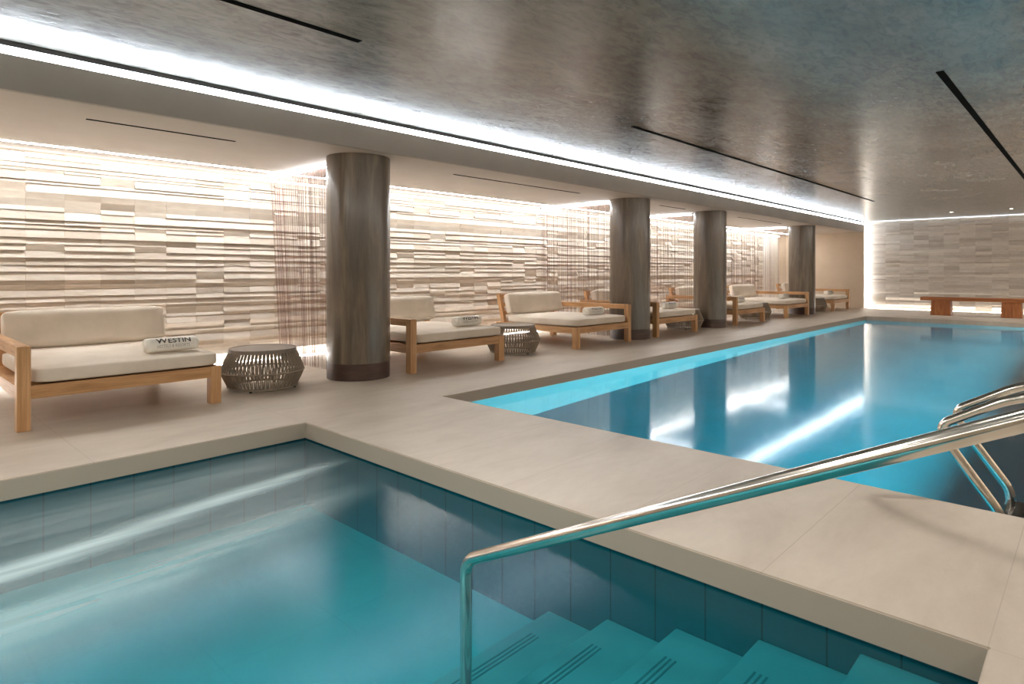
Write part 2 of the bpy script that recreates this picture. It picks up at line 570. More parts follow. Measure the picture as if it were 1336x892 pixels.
def lathe(bm, prof, seg=48, cap_bottom=True, cap_top=True, mats=None):
    rings = []
    for (r, z) in prof:
        rings.append([bm.verts.new((r * math.cos(2 * PI * k / seg), r * math.sin(2 * PI * k / seg), z)) for k in range(seg)])
    for i in range(len(rings) - 1):
        for k in range(seg):
            f = bm.faces.new((rings[i][k], rings[i][(k + 1) % seg], rings[i + 1][(k + 1) % seg], rings[i + 1][k]))
            if mats: f.material_index = mats[i]
    if cap_bottom: bm.faces.new(list(reversed(rings[0])))
    if cap_top: bm.faces.new(rings[-1])


def struct(name, bm, m, label=None, cat=None, smooth=False):
    o = new_obj(name, bm, m, None, smooth)
    return tag(o, label, cat, None, 'structure')

# ------------------------------------------------------------------ the shell
def deck():
    us = [BACK_U, SPA_U0, SPA_U1, POOL_U0, POOL_U1, FAR_U + 0.1]
    vs = [RIGHT_V, V0, V1, WALL_V + 0.1]
    bm = bmesh.new()
    g = {}
    for i, u in enumerate(us):
        for j, v in enumerate(vs):
            g[i, j] = bm.verts.new((u, v, 0))
    for i in range(len(us) - 1):
        for j in range(len(vs) - 1):
            if j == 1 and i in (1, 3):
                continue
            bm.faces.new((g[i, j], g[i + 1, j], g[i + 1, j + 1], g[i, j + 1]))
    bound = [e for e in bm.edges if e.is_boundary]
    r = bmesh.ops.extrude_edge_only(bm, edges=bound)
    nv = [x for x in r['geom'] if isinstance(x, bmesh.types.BMVert)]
    for v in nv:
        v.co.z = -0.122
    bmesh.ops.recalc_face_normals(bm, faces=bm.faces)
    # ease the arrises of both basins
    es = [e for e in bm.edges if all(abs(v.co.z) < 1e-6 for v in e.verts) and len(e.link_faces) == 2
          and any(abs(f.normal.z) < 0.5 for f in e.link_faces)
          and all(BACK_U + 0.01 < v.co.x < FAR_U and RIGHT_V + 0.01 < v.co.y < WALL_V for v in e.verts)]
    bmesh.ops.bevel(bm, geom=es, offset=0.006, segments=2, affect='EDGES')
    return struct('floor', bm, floor_m, 'beige stone slab pool deck around the two basins', 'floor')


deck()


def basin(name, u0, u1, v0, v1, zb, mw, mf, label):
    bm = bmesh.new()
    e = 0.012            # the tiled wall stands back a little under the stone edge
    u0 -= e; u1 += e; v0 -= e; v1 += e
    zt = -0.124
    P = [(u0, v0), (u1, v0), (u1, v1), (u0, v1)]
    t = [bm.verts.new((x, y, zt)) for x, y in P]
    b = [bm.verts.new((x, y, zb)) for x, y in P]
    for i in range(4):
        j = (i + 1) % 4
        f = bm.faces.new((t[j], t[i], b[i], b[j])); f.material_index = 0
    f = bm.faces.new(b); f.material_index = 1
    # outer shell so the basin has thickness
    d = 0.15
    Q = [(u0 - d, v0 - d), (u1 + d, v0 - d), (u1 + d, v1 + d), (u0 - d, v1 + d)]
    T = [bm.verts.new((x, y, zt)) for x, y in Q]
    B = [bm.verts.new((x, y, zb - d)) for x, y in Q]
    for i in range(4):
        j = (i + 1) % 4
        bm.faces.new((T[i], T[j], B[j], B[i]))
        bm.faces.new((t[i], t[j], T[j], T[i]))
    bm.faces.new(list(reversed(B)))
    return struct(name, bm, [mw, mf], label, 'basin')


SPA_ZB, POOL_ZB = -0.66, -1.30
basin('spa_basin', SPA_U0, SPA_U1, V0, V1, SPA_ZB, spa_wall_m, spa_floor_m, 'teal tiled basin of the small spa pool')
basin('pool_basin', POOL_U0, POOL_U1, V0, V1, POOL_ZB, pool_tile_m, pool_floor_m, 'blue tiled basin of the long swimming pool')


def water(name, u0, u1, v0, v1, z, m, label):
    bm = bmesh.new()
    e = 0.011
    vs = [bm.verts.new(p) for p in ((u0 - e, v0 - e, z), (u1 + e, v0 - e, z), (u1 + e, v1 + e, z), (u0 - e, v1 + e, z))]
    bm.faces.new(vs)
    return struct(name, bm, m, label, 'water')


water('spa_water', SPA_U0, SPA_U1, V0, V1, SPA_W, spa_water_m, 'turquoise churning water filling the small spa pool')
water('pool_water', POOL_U0, POOL_U1, V0, V1, POOL_W, pool_water_m, 'calm blue water filling the long swimming pool')

# stairs going down into the spa along its deck-side wall
def spa_stairs():
    bm = bmesh.new()
    nos = [0.631, 0.998, 1.363, 1.728, 2.093]
    zs = [-0.175, -0.272, -0.370, -0.468, -0.565]
    ux0, ux1 = 0.85, SPA_U1 + 0.011
    o = bpy.data.objects.new('spa_stairs', None); col.objects.link(o)
    o.location = (0, 0, 0)
    tag(o, 'teal underwater stairs descending into the small spa pool below the handrail', 'stairs', None, 'structure')
    prev = V0 - 0.011
    for k, (n, z) in enumerate(zip(nos, zs)):
        st = one_box('step', (ux0, ux1, prev, n, SPA_ZB, z), step_m, o, bev=0.008, seg=2)
        for q in range(3):
            y = n - 0.075 - q * 0.022
            one_box('grip_groove', (ux0 + 0.25, ux1 - 0.22, y - 0.004, y + 0.004, z - 0.001, z + 0.002), black_groove, st)
        prev = n
    return o


black_groove = noise_mat('grip_insert', lin(46, 104, 112), lin(54, 112, 120), (20, 20, 20), 2, 0.7)
spa_stairs()

# ceilings and beam
bm = bmesh.new()
box(bm, BACK_U, FAR_U + 0.2, RIGHT_V, FASCIA_V + 0.02, CEIL_Z, CEIL_Z + 0.15)
struct('ceiling', bm, ceil_m, 'dark polished plaster ceiling over the pools', 'ceiling')
bm = bmesh.new()
box(bm, BACK_U, END_U, FASCIA_V + 0.03, WALL_V + 0.3, BAY_Z, BAY_Z + 0.2)
struct('ceiling_bay', bm, bay_plaster, 'lower pale plaster ceiling above the daybeds', 'ceiling')
bm = bmesh.new()
box(bm, BACK_U, END_U + 0.02, FASCIA_V, FASCIA_V + 0.05, BAY_Z - 0.004, 2.748)
box(bm, BACK_U, END_U + 0.02, FASCIA_V + 0.012, FASCIA_V + 0.05, 2.748, CEIL_Z + 0.1)
struct('beam', bm, beam_plaster, 'long plaster beam face below the bright ceiling light line', 'beam')
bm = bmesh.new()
box(bm, BACK_U, END_U + 0.02, FASCIA_V - 0.004, FASCIA_V + 0.012, 2.806, CEIL_Z)  # dark colour stands in for the shadow gap above the light line
struct('gap_shade_strip', bm, gap_shade_m, 'dark painted strip in place of the shadow gap between ceiling and light line', 'trim')

def lamp_line(name, dims, m, label, group=None):
    o = one_box(name, dims, m)
    return tag(o, label, 'light', group)

lamp_line('cove_light', (BACK_U + 0.02, END_U, FASCIA_V + 0.0005, FASCIA_V + 0.011, 2.752, 2.804), cove_led,
          'long bright white light line running along the top of the beam')

# stone relief walls -------------------------------------------------------
def stone_wall(name, length, height, label, seed, pitch=0.348, flip=False, skip=None):
    rnd = random.Random(seed)
    bm = bmesh.new()
    z = 0.0
    rows = []
    while z < height - 0.02:
        h = rnd.choice([0.035, 0.05, 0.06, 0.07, 0.08, 0.095])
        if z + h > height - 0.03: h = height - z
        rows.append((z, z + h)); z += h
    nc = int(round(length / pitch)); p = length / nc
    for q, (z0, z1) in enumerate(rows):
        h = z1 - z0
        rt = rnd.uniform(0.004, 0.014); rb = rt + min(0.034, h * rnd.uniform(0.28, 0.5))
        if rnd.random() < 0.15: rt, rb = rb, rt
        for c in range(nc):
            t_, b_ = rt, rb
            x = rnd.random()
            if x < 0.10:
                t_, b_ = rb * 0.8, rt
            elif x < 0.26:
                o_ = rnd.uniform(0.0, 0.016); t_, b_ = rt + o_, rb + o_ - h * rnd.uniform(0, 0.3)
            t_ += rnd.uniform(-0.0012, 0.0012); b_ = max(0.001, b_ + rnd.uniform(-0.0012, 0.0012))
            x0, x1 = c * p + 0.0005, (c + 1) * p - 0.0005
            mi = rnd.choice([0, 0, 1, 1, 2, 3])
            a, b = z0 + 0.0006, z1 - 0.0006
            v = [bm.verts.new(q) for q in ((x0, b_, a), (x1, b_, a), (x1, t_, b), (x0, t_, b),
                                            (x0, -0.02, a), (x1, -0.02, a), (x1, -0.02, b), (x0, -0.02, b))]
            for idx in ((1, 0, 3, 2), (0, 1, 5, 4), (2, 3, 7, 6), (3, 0, 4, 7), (1, 2, 6, 5)):
                f = bm.faces.new([v[i] for i in idx]); f.material_index = mi
    box(bm, 0, length, -0.12, -0.005, 0, height, mat=2)
    bmesh.ops.recalc_face_normals(bm, faces=bm.faces)
    return struct(name, bm, TILE, label, 'wall')


STONE_END = 21.4
w = stone_wall('wall_left', STONE_END - BACK_U, BAY_Z, 'long wall of uneven pale limestone courses behind the daybeds', 3)
w.matrix_world = Matrix.Translation((STONE_END, WALL_V, 0)) @ Matrix.Rotation(PI, 4, 'Z')
# local x runs back along -u and local +y faces the room
w = stone_wall('wall_far', FASCIA_V + 0.2 - RIGHT_V, CEIL_Z, 'pale limestone course wall at the far end of the pool', 11, pitch=0.39)
w.matrix_world = Matrix.Translation((FAR_U, RIGHT_V, 0)) @ Matrix.Rotation(PI / 2, 4, 'Z')

bm = bmesh.new()
box(bm, STONE_END, END_U + 0.1, WALL_V - 0.03, WALL_V + 0.1, 0, BAY_Z)
struct('wall_left_end', bm, white_plaster, 'plain white wall panel at the end of the stone wall', 'wall')
bm = bmesh.new()
box(bm, END_U, END_U + 0.1, FASCIA_V + 0.0, WALL_V + 0.1, 0, CEIL_Z)
struct('wall_end', bm, end_plaster, 'plain beige end wall behind the last daybed', 'wall')
bm = bmesh.new()
box(bm, END_U - 0.012, END_U, FASCIA_V + 0.0, WALL_V - 0.03, 0, 0.09)
struct('baseboard_end', bm, end_plaster, 'low beige baseboard on the plain end wall', 'baseboard')
bm = bmesh.new()
box(bm, BACK_U, FAR_U + 0.2, RIGHT_V - 0.1, RIGHT_V, 0, CEIL_Z)
struct('wall_right', bm, end_plaster, 'plain beige side wall behind the camera', 'wall')
bm = bmesh.new()
box(bm, BACK_U - 0.1, BACK_U, RIGHT_V - 0.1, WALL_V + 0.1, 0, CEIL_Z)
struct('wall_back', bm, end_plaster, 'plain beige wall closing the room behind', 'wall')

# lights grazing the stone
lamp_line('ceiling_wash_light', (BACK_U + 0.05, STONE_END + 1.3, WALL_V - 0.54, WALL_V - 0.48, BAY_Z - 0.004, BAY_Z - 0.0005), wash_led,
          'thin warm light line in the ceiling in front of the limestone wall')
lamp_line('wash_light', (BACK_U + 0.05, STONE_END + 1.3, WALL_V - 0.115, WALL_V - 0.08, BAY_Z - 0.07, BAY_Z - 0.04), glow_led,
          'warm light line along the top of the limestone wall behind the daybeds')
lamp_line('floor_wash_light', (BACK_U + 0.05, STONE_END + 1.0, WALL_V - 0.115, WALL_V - 0.095, 0.0, 0.014), base_led,
          'warm light line on the floor at the foot of the limestone wall')
lamp_line('vertical_light', (END_U + 0.135, END_U + 0.155, FASCIA_V + 0.02, FASCIA_V + 0.04, 0.02, CEIL_Z - 0.02), far_led,
          'vertical white light line at the corner beside the far limestone wall')
lamp_line('ceiling_edge_light', (FAR_U - 0.115, FAR_U - 0.10, RIGHT_V + 0.1, FASCIA_V - 0.02, CEIL_Z - 0.016, CEIL_Z - 0.0005), emit('far_top_led', (0.88, 0.93, 1, 1), 1.5),
          'faint light line along the top of the far limestone wall')
lamp_line('far_floor_light', (FAR_U - 0.14, FAR_U - 0.12, RIGHT_V + 0.1, FASCIA_V - 0.1, 0.0, 0.012), emit('far_base_led', (1, 0.92, 0.82, 1), 13),
          'warm light line on the floor behind the wooden bench')

lamp_line('side_fill_light', (BACK_U + 0.1, FAR_U - 0.2, RIGHT_V + 0.16, RIGHT_V + 0.20, CEIL_Z - 0.16, CEIL_Z - 0.10), emit('side_fill', (1.0, 0.985, 0.96, 1), 9),  # made-up light line on the unseen side wall, added as soft fill
          'unseen fill light line added along the plain side wall')
lamp_line('back_fill_light', (BACK_U + 0.16, BACK_U + 0.20, RIGHT_V + 0.3, FASCIA_V - 0.2, CEIL_Z - 0.16, CEIL_Z - 0.10), emit('back_fill', (1.0, 0.985, 0.96, 1), 9),  # likewise invented, fills the room from the unseen back wall
          'unseen fill light line added along the plain back wall')

# columns -------------------------------------------------------------------
COLS = [(4.02, 0.357, 'first thick plaster column, between the first two daybeds'),
        (9.71, 0.36, 'second plaster column, behind the arm of the third daybed'),
        (12.90, 0.345, 'third plaster column, between the fourth and fifth daybeds'),
        (18.68, 0.352, 'fourth plaster column, behind the arm of the sixth daybed')]
for u, r, lab in COLS:
    o = bpy.data.objects.new('column', None); col.objects.link(o); o.location = (u, 6.2, 0)
    tag(o, lab, 'column', None, 'structure')
    bm = bmesh.new(); lathe(bm, [(r, 0.185), (r, BAY_Z + 0.002)], 72)
    new_obj('shaft', bm, col_m, o, True)
    bm = bmesh.new(); lathe(bm, [(r - 0.004, 0.0), (r - 0.004, 0.182), (r - 0.008, 0.186)], 72)
    bb = new_obj('base_band', bm, col_base_m, o, True); bb['label'] = 'dark brown base band'

# string curtains -------------------------------------------------------------
def curtain(u, lean, lab, seed):
    rnd = random.Random(seed)
    o = thing('string_curtain', (u, 6.58, 0), lab, 'curtain', 'string curtains dividing the daybed bays')
    L = 1.72
    one_box('curtain_rail', (-0.03, 0.03, 0.0, L, BAY_Z - 0.022, BAY_Z - 0.001), rail_m, o)
    bm = bmesh.new()
    for layer in (-0.016, 0.016):
        y = 0.01 + rnd.random() * 0.02
        while y < L - 0.005:
            r = rnd.choice([0.0013, 0.0015, 0.0018, 0.0028])
            zt, zb = BAY_Z - 0.022, 0.004 + rnd.random() * 0.01
            yb = y * (1 - lean) + rnd.uniform(-0.006, 0.006)
            tube(bm, [(layer + rnd.uniform(-.004, .004), y, zt), (layer, yb, zb)], r, 4, cap=False)
            y += rnd.choice([0.014, 0.022, 0.03, 0.04, 0.055])
            if y > L - 0.3: y -= 0.006
    s = new_obj('strands', bm, strand_m, o)
    s['kind'] = 'stuff'
    return o


CURT = ['copper string curtain hanging behind the first thick column', 'string curtain hanging behind the second column',
        'string curtain hanging between the second and third columns', 'string curtain hanging by the plain white wall panel behind the fourth column']
for k, ((u, r, _), lab) in enumerate(zip(COLS, CURT)):
    curtain(u - 0.02, 0.16 if k == 0 else 0.02, lab, 20 + k)
    lamp_line('curtain_light', (u - 0.085, u - 0.06, 6.6, 8.24, BAY_Z - 0.045, BAY_Z - 0.03), cool_led,
              ['bright light line at the ceiling over the copper string curtain behind the first column',
               'light line at the ceiling over the string curtain behind the second column',
               'light line at the ceiling over the string curtain behind the third column',
               'light line at the ceiling over the string curtain behind the fourth column'][k], 'light lines over the string curtains')

# ------------------------------------------------------------------ daybeds
W, D = 1.56, 1.74


def cushion(name, w, d, h, m, parent, r=0.035, puff=0.008, seed=1):
    bm = bmesh.new()
    box(bm, 0, w, 0, d, 0, h)
    bmesh.ops.subdivide_edges(bm, edges=bm.edges[:], cuts=9, use_grid_fill=True)
    rnd = random.Random(seed)
    ph = [rnd.random() * 6 for _ in range(4)]
    for v in bm.verts:
        x, y, z = v.co
        # rounded box
        c = Vector((min(max(x, r), w - r), min(max(y, r), d - r), min(max(z, r), h - r)))
        dl = v.co - c
        nz = [abs(q) > 1e-6 for q in dl]
        if sum(nz) >= 2:
            v.co = c + dl.normalized() * r
        fx, fy = x / w, y / d
        b = (1 - (2 * fx - 1) ** 4) * (1 - (2 * fy - 1) ** 4)
        k = (z / h - 0.5) * 2
        v.co.z += k * b * puff
        v.co.x += ((fx - 0.5) * 2) * (1 - (2 * fy - 1) ** 4) * (1 - k * k) * 0.006
        v.co.y += ((fy - 0.5) * 2) * (1 - (2 * fx - 1) ** 4) * (1 - k * k) * 0.006
        v.co.z += 0.0025 * math.sin(9 * fx + ph[0]) * math.sin(7 * fy + ph[1]) * b * (1 if k > 0 else 0)
    o = new_obj(name, bm, m, parent, True, 180)
    md = o.modifiers.new('sub', 'SUBSURF'); md.levels = 1; md.render_levels = 1
    return o


def make_daybed(arm):
    o = thing('daybed', (0, 0, 0), 'x', 'daybed', 'wooden daybeds along the limestone wall')
    fx = (lambda a, b: (a, b)) if arm == 'L' else (lambda a, b: (W - b, W - a))
    aw = 0.09
    bv = 0.004
    zt, zb = 0.338, 0.238
    def bx(name, x0, x1, y0, y1, z0, z1, ax, bev=bv):
        a, b = fx(x0, x1)
        return one_box(name, (a, b, y0, y1, z0, z1), teak[ax], o, bev)
    bx('leg', 0, aw, 0, aw, 0, 0.638, 2)                      # tall post carrying the arm
    bx('leg', W - 0.1, W, 0, aw, 0, zt, 2)
    bx('leg', 0, aw, D - aw, D, 0, 0.558, 2)
    bx('leg', W - 0.1, W, D - aw, D, 0, zt, 2)
    bx('armrest', 0, aw, aw + 0.0005, D, 0.558, 0.638, 1)
    bx('front_rail', aw, W - 0.1, 0.006, 0.046, zb, zt - 0.001, 0, 0.002)
    bx('back_rail', aw, W - 0.1, D - 0.046, D - 0.006, zb, zt - 0.001, 0, 0.002)
    bm = bmesh.new()
    a, b = fx(0.04, W - 0.04)
    box(bm, a, b, 0.07, D - 0.07, zt - 0.035, zt - 0.012)
    new_obj('seat_board', bm, teak[0], o)
    for d in ((0.006, 0.046), (W - 0.046, W - 0.006)):
        bx('side_rail', d[0], d[1], aw, D - aw, zb, zt - 0.001, 1, 0.002)
    # leaning back frame
    bm = bmesh.new()
    def leaner(x0, x1, za, zc, th, off=0.0):
        # a bar between heights za..zc, leaning back
        ya, yc = 1.545 + (za - 0.33) * 0.26, 1.545 + (zc - 0.33) * 0.26
        a, b = fx(x0, x1)
        vs = [bm.verts.new(p) for p in ((a, ya + off, za), (b, ya + off, za), (b, ya + th + off, za), (a, ya + th + off, za),
                                        (a, yc + off, zc), (b, yc + off, zc), (b, yc + th + off, zc), (a, yc + th + off, zc))]
        for idx in ((0, 3, 2, 1), (4, 5, 6, 7), (0, 1, 5, 4), (1, 2, 6, 5), (2, 3, 7, 6), (3, 0, 4, 7)):
            bm.faces.new([vs[i] for i in idx])
    bm.free()
    for nm, args, ax in (('backrest_post', (aw + 0.01, aw + 0.075, 0.29, 0.815, 0.07), 2), ('backrest_post', (W - 0.07, W - 0.005, 0.29, 0.815, 0.07), 2),
                         ('backrest_slat', (aw + 0.0755, W - 0.0705, 0.735, 0.81, 0.04, 0.015), 0), ('backrest_slat', (aw + 0.0755, W - 0.0705, 0.60, 0.66, 0.03, 0.02), 0),
                         ('backrest_slat', (aw + 0.0755, W - 0.0705, 0.46, 0.52, 0.03, 0.02), 0)):
        bm = bmesh.new()
        leaner(*args)
        bmesh.ops.recalc_face_normals(bm, faces=bm.faces)
        new_obj(nm, bm, teak[ax], o)
    a, b = fx(aw + 0.012, W - 0.004)
    c = cushion('seat_cushion', b - a, 1.50, 0.128, fabric, o, seed=3)
    c.location = (a, 0.008, zt)
    bc = cushion('back_cushion', b - a - 0.03, 0.36, 0.14, fabric, o, r=0.04, puff=0.02, seed=5)
    # stand the cushion up against the frame: local y becomes height, local z faces the sitter
    bc.matrix_local = Matrix.Translation((a + 0.015, 1.515, 0.462)) @ Matrix.Rotation(-math.radians(14.6), 4, 'X') @ Matrix.Rotation(PI / 2, 4, 'X')
    return o


# (u0, u1, arm)
BEDS = [(0.862, 2.350, 'L', 'cream daybed with wooden armrest standing first in the row, beside the first basket table'),
        (4.510, 6.090, 'L', 'cream daybed partly hidden behind the first thick column'),
        (7.690, 9.235, 'R', 'cream daybed with armrest in front of the second column'),
        (10.085, 11.680, 'L', 'cream daybed just past the second column, before the third column'),
        (13.500, 15.130, 'L', 'cream daybed just past the third column, armrest beside that column'),
        (16.600, 18.270, 'R', 'cream daybed with armrest in front of the fourth column'),
        (20.480, 22.120, 'R', 'last cream daybed in the row, against the plain beige end wall')]
proto = {}
for u0, u1, arm, lab in BEDS:
    if arm not in proto:
        proto[arm] = o = make_daybed(arm)
    else:
        o = copy_tree(proto[arm])
    o.location = (u0, FRONT_V, 0)
    o.scale = ((u1 - u0) / W, 1, 1)
    o['label'] = lab

# ------------------------------------------------------------------ towels
def text_mesh(txt, size, bold=0.0):
    cu = bpy.data.curves.new('lettering', 'FONT')
    cu.body = txt; cu.size = size; cu.offset = bold
    cu.resolution_u = 3
    tmp = bpy.data.objects.new('lettering', cu); col.objects.link(tmp)
    bpy.context.view_layer.update()
    dg = bpy.context.evaluated_depsgraph_get()
    me = bpy.data.meshes.new_from_object(tmp.evaluated_get(dg))
    bpy.data.objects.remove(tmp)
    b = bmesh.new(); b.from_mesh(me); bpy.data.meshes.remove(me)
    bpy.data.curves.remove(cu)
    return b


TA, TB, TL = 0.078, 0.063, 0.44      # half depth, half height, length of a rolled towel


def tow_surf(th, off=0.0):
    c, s = math.cos(th), math.sin(th)
    e = 0.8
    y = math.copysign(abs(c) ** e, c) * (TA + off)
    z = math.copysign(abs(s) ** e, s) * (TB + off)
    return y, z


def wrap_text(parts, m, name, parent, th0):
    bm = bmesh.new()
    for b, dx in parts:
        for v in b.verts: v.co.x += dx
        me = bpy.data.meshes.new('t'); b.to_mesh(me); b.free(); bm.from_mesh(me); bpy.data.meshes.remove(me)
    x0 = min(v.co.x for v in bm.verts); x1 = max(v.co.x for v in bm.verts)
    y0 = min(v.co.y for v in bm.verts); y1 = max(v.co.y for v in bm.verts)
    for k in range(1, 7):
        y = y0 + (y1 - y0) * k / 7
        bmesh.ops.bisect_plane(bm, geom=bm.verts[:] + bm.edges[:] + bm.faces[:], plane_co=(0, y, 0), plane_no=(0, 1, 0))
    for v in bm.verts:
        th = PI - (th0 + v.co.y / 0.072)
        y, z = tow_surf(th, 0.0022)
        v.co = Vector((v.co.x - (x0 + x1) / 2, y, TB + z))
    bmesh.ops.recalc_face_normals(bm, faces=bm.faces)
    return new_obj(name, bm, m, parent)


def make_towel():
    o = thing('rolled_towel', (0, 0, 0), 'x', 'towel', 'rolled white towels on the daybeds')
    bm = bmesh.new()
    seg = 40
    prof = [(-0.5, 0.30), (-0.497, 0.62), (-0.488, 0.82), (-0.465, 0.95), (-0.43, 1.0)] + \
           [(-0.43 + 0.86 * k / 10, 1.0 + 0.012 * math.sin(k * 1.9)) for k in range(1, 10)] + \
           [(0.43, 1.0), (0.465, 0.95), (0.488, 0.82), (0.497, 0.62), (0.5, 0.30)]
    rings = []
    for fx_, s in prof:
        ring = []
        for k in range(seg):
            y, z = tow_surf(2 * PI * k / seg)
            ring.append(bm.verts.new((fx_ * TL, y * s, TB + z * s)))
        rings.append(ring)
    for i in range(len(rings) - 1):
        for k in range(seg):
            bm.faces.new((rings[i][k], rings[i + 1][k], rings[i + 1][(k + 1) % seg], rings[i][(k + 1) % seg]))
    bm.faces.new(rings[0]); bm.faces.new(list(reversed(rings[-1])))
    bmesh.ops.recalc_face_normals(bm, faces=bm.faces)
    new_obj('towel_roll', bm, terry, o, True, 60)
    # spiral edges showing at both ends, and the loose outer hem
    for s in (-1, 1):
        bm = bmesh.new()
        pts = []
        for k in range(70):
            a = k * 0.32
            rr = 0.018 + 0.040 * k / 70
            pts.append((s * (TL / 2 + 0.0005), rr * 1.1 * math.cos(a), TB + rr * 0.88 * math.sin(a)))
        tube(bm, pts, 0.0035, 6)
        new_obj('rolled_end', bm, terry, o, True)
    bm = bmesh.new()
    pts = []
    for k in range(13):
        y, z = tow_surf(PI - math.radians(-32), 0.001)
        pts.append((-TL * 0.44 + TL * 0.88 * k / 12, y, TB + z))
    tube(bm, pts, 0.004, 6)
    new_obj('hem', bm, terry, o, True)
    b1 = text_mesh('W', 0.086, 0.0012); wW = max(v.co.x for v in b1.verts)
    b2 = text_mesh('ESTIN', 0.076, 0.0012)
    lt = wrap_text([(b1, 0), (b2, wW + 0.002)], ink, 'lettering', o, math.radians(14))
    lt['label'] = 'dark printed lettering'
    b3 = text_mesh('HOTELS & RESORTS', 0.031, 0.0)
    l2 = wrap_text([(b3, 0)], pale_ink, 'small_lettering', o, math.radians(-13))
    l2['label'] = 'pale printed small lettering'
    return o


TOW = [(2.02, 6.17, 'rolled white towel lying on the first daybed, beside the first basket table'),
       (5.70, 6.20, 'rolled white towel lying on the daybed behind the first thick column'),
       (8.62, 6.22, 'rolled white towel on the daybed with armrest before the second column'),
       (11.12, 6.20, 'rolled white towel on the daybed just past the second column'),
       (14.42, 6.22, 'rolled white towel on the daybed just past the third column'),
       (17.30, 6.22, 'rolled white towel on the daybed with armrest before the fourth column'),
       (21.20, 6.24, 'rolled white towel on the last daybed by the plain beige end wall')]
tp = make_towel()
for k, (u, v, lab) in enumerate(TOW):
    o = tp if k == 0 else copy_tree(tp)
    o.location = (u, v, 0.4775)
    o.rotation_euler = (0, 0, math.radians([0, 2, -3, 1, 0, 2, -1][k]))
    o['label'] = lab

# ------------------------------------------------------------------ rope side tables
def make_table():
    o = thing('side_table', (0, 0, 0), 'x', 'table', 'round rope basket tables between the daybeds')
    H, RT, RM, RB, ZM = 0.415, 0.325, 0.405, 0.335, 0.185
    bm = bmesh.new()
    lathe(bm, [(RT - 0.02, H - 0.04), (RT + 0.004, H - 0.04), (RT + 0.006, H - 0.004), (RT + 0.002, H), (RT - 0.008, H), (RT - 0.012, H - 0.006)], 64)
    new_obj('tabletop', bm, table_top_m, o, True)
    bm = bmesh.new()
    n = 60
    def P(r, a, z): return (r * math.cos(a), r * math.sin(a), z)
    for k in range(n):
        for s in (-1, 1):
            a = 2 * PI * k / n
            a0 = a + s * 0.012; a1 = a + s * 0.040
            tube(bm, [P(RT - 0.002, a0, H - 0.03), P((RT + RM) / 2 + 0.004, (a0 + a1) / 2, (H + ZM) / 2 - 0.015), P(RM, a1, ZM)], 0.0062, 5, cap=False)
            tube(bm, [P(RM, a1, ZM), P((RM + RB) / 2, (a0 + a1) / 2, ZM / 2 + 0.01), P(RB, a0, 0.03)], 0.0062, 5, cap=False)
    new_obj('rope_weave', bm, rope, o, True)
    for nm, r, z, t in (('middle_ring', RM, ZM, 0.009), ('base_ring', RB, 0.026, 0.012)):
        bm = bmesh.new()
        tube(bm, [P(r, 2 * PI * k / 64, z) for k in range(64)], t, 8, closed=True)
        new_obj(nm, bm, rope, o, True)
    for k in range(4):
        a = PI / 4 + k * PI / 2
        bm = bmesh.new(); lathe(bm, [(0.014, 0.0), (0.016, 0.018)], 12)
        f = new_obj('foot', bm, foot_m, o); f.location = P(RB - 0.01, a, 0)
    return o


TAB = [(2.955, 6.33, 'round rope side table between the first daybed and the first thick column'),
       (6.80, 6.38, 'round rope side table between the second and third daybeds'),
       (12.13, 6.42, 'round rope side table beside the third column'),
       (15.85, 6.42, 'round rope side table between the fifth daybed and the sixth daybed'),
       (19.95, 6.32, 'round rope side table beside the last daybed')]
tp = make_table()
for k, (u, v, lab) in enumerate(TAB):
    o = tp if k == 0 else copy_tree(tp)
    o.location = (u, v, 0)
    o.rotation_euler = (0, 0, k * 0.7)
    o['label'] = lab

# ------------------------------------------------------------------ bench at the far end
bn = thing('bench', (20.55, 1.245, 0), 'long dark wooden slab bench on block legs in front of the far stone wall', 'bench')
one_box('seat_slab', (0, 0.44, 0.0, 2.415, 0.402, 0.497), walnut[1], bn, 0.006)
for y0, y1 in ((0.205, 0.625), (1.72, 2.17)):
    bm = bmesh.new()
    vs = box(bm, 0.03, 0.41, y0, y1, 0, 0.402, bev=0.006)
    for v in vs:
        k = 1 - v.co.z / 0.402
        cy = (y0 + y1) / 2
        v.co.y = cy + (v.co.y - cy) * (0.95 + 0.1 * k)
        v.co.x = 0.22 + (v.co.x - 0.22) * (0.95 + 0.1 * k)
    new_obj('leg', bm, walnut[2], bn)

# ------------------------------------------------------------------ spa handrail
RU = 1.714
hr = thing('handrail', (RU, 1.868, -0.565), 'single polished steel handrail sloping down into the small spa pool', 'handrail')
pts = fillet([(0, 0, 0.004), (0, 0, 0.600), (0, -2.118, 1.627), (0, -2.29, 0.569)], [0.09, 0.12], 12)
bm = bmesh.new(); tube(bm, pts, 0.0242, 24); new_obj('rail', bm, steel, hr, True, 60)
for y, z in ((0, 0.0), (-2.29, 0.565)):
    bm = bmesh.new(); lathe(bm, [(0.05, 0.0), (0.05, 0.006), (0.045, 0.012), (0.026, 0.014)], 32)
    f = new_obj('flange', bm, steel, hr, True); f.location = (0, y, z)

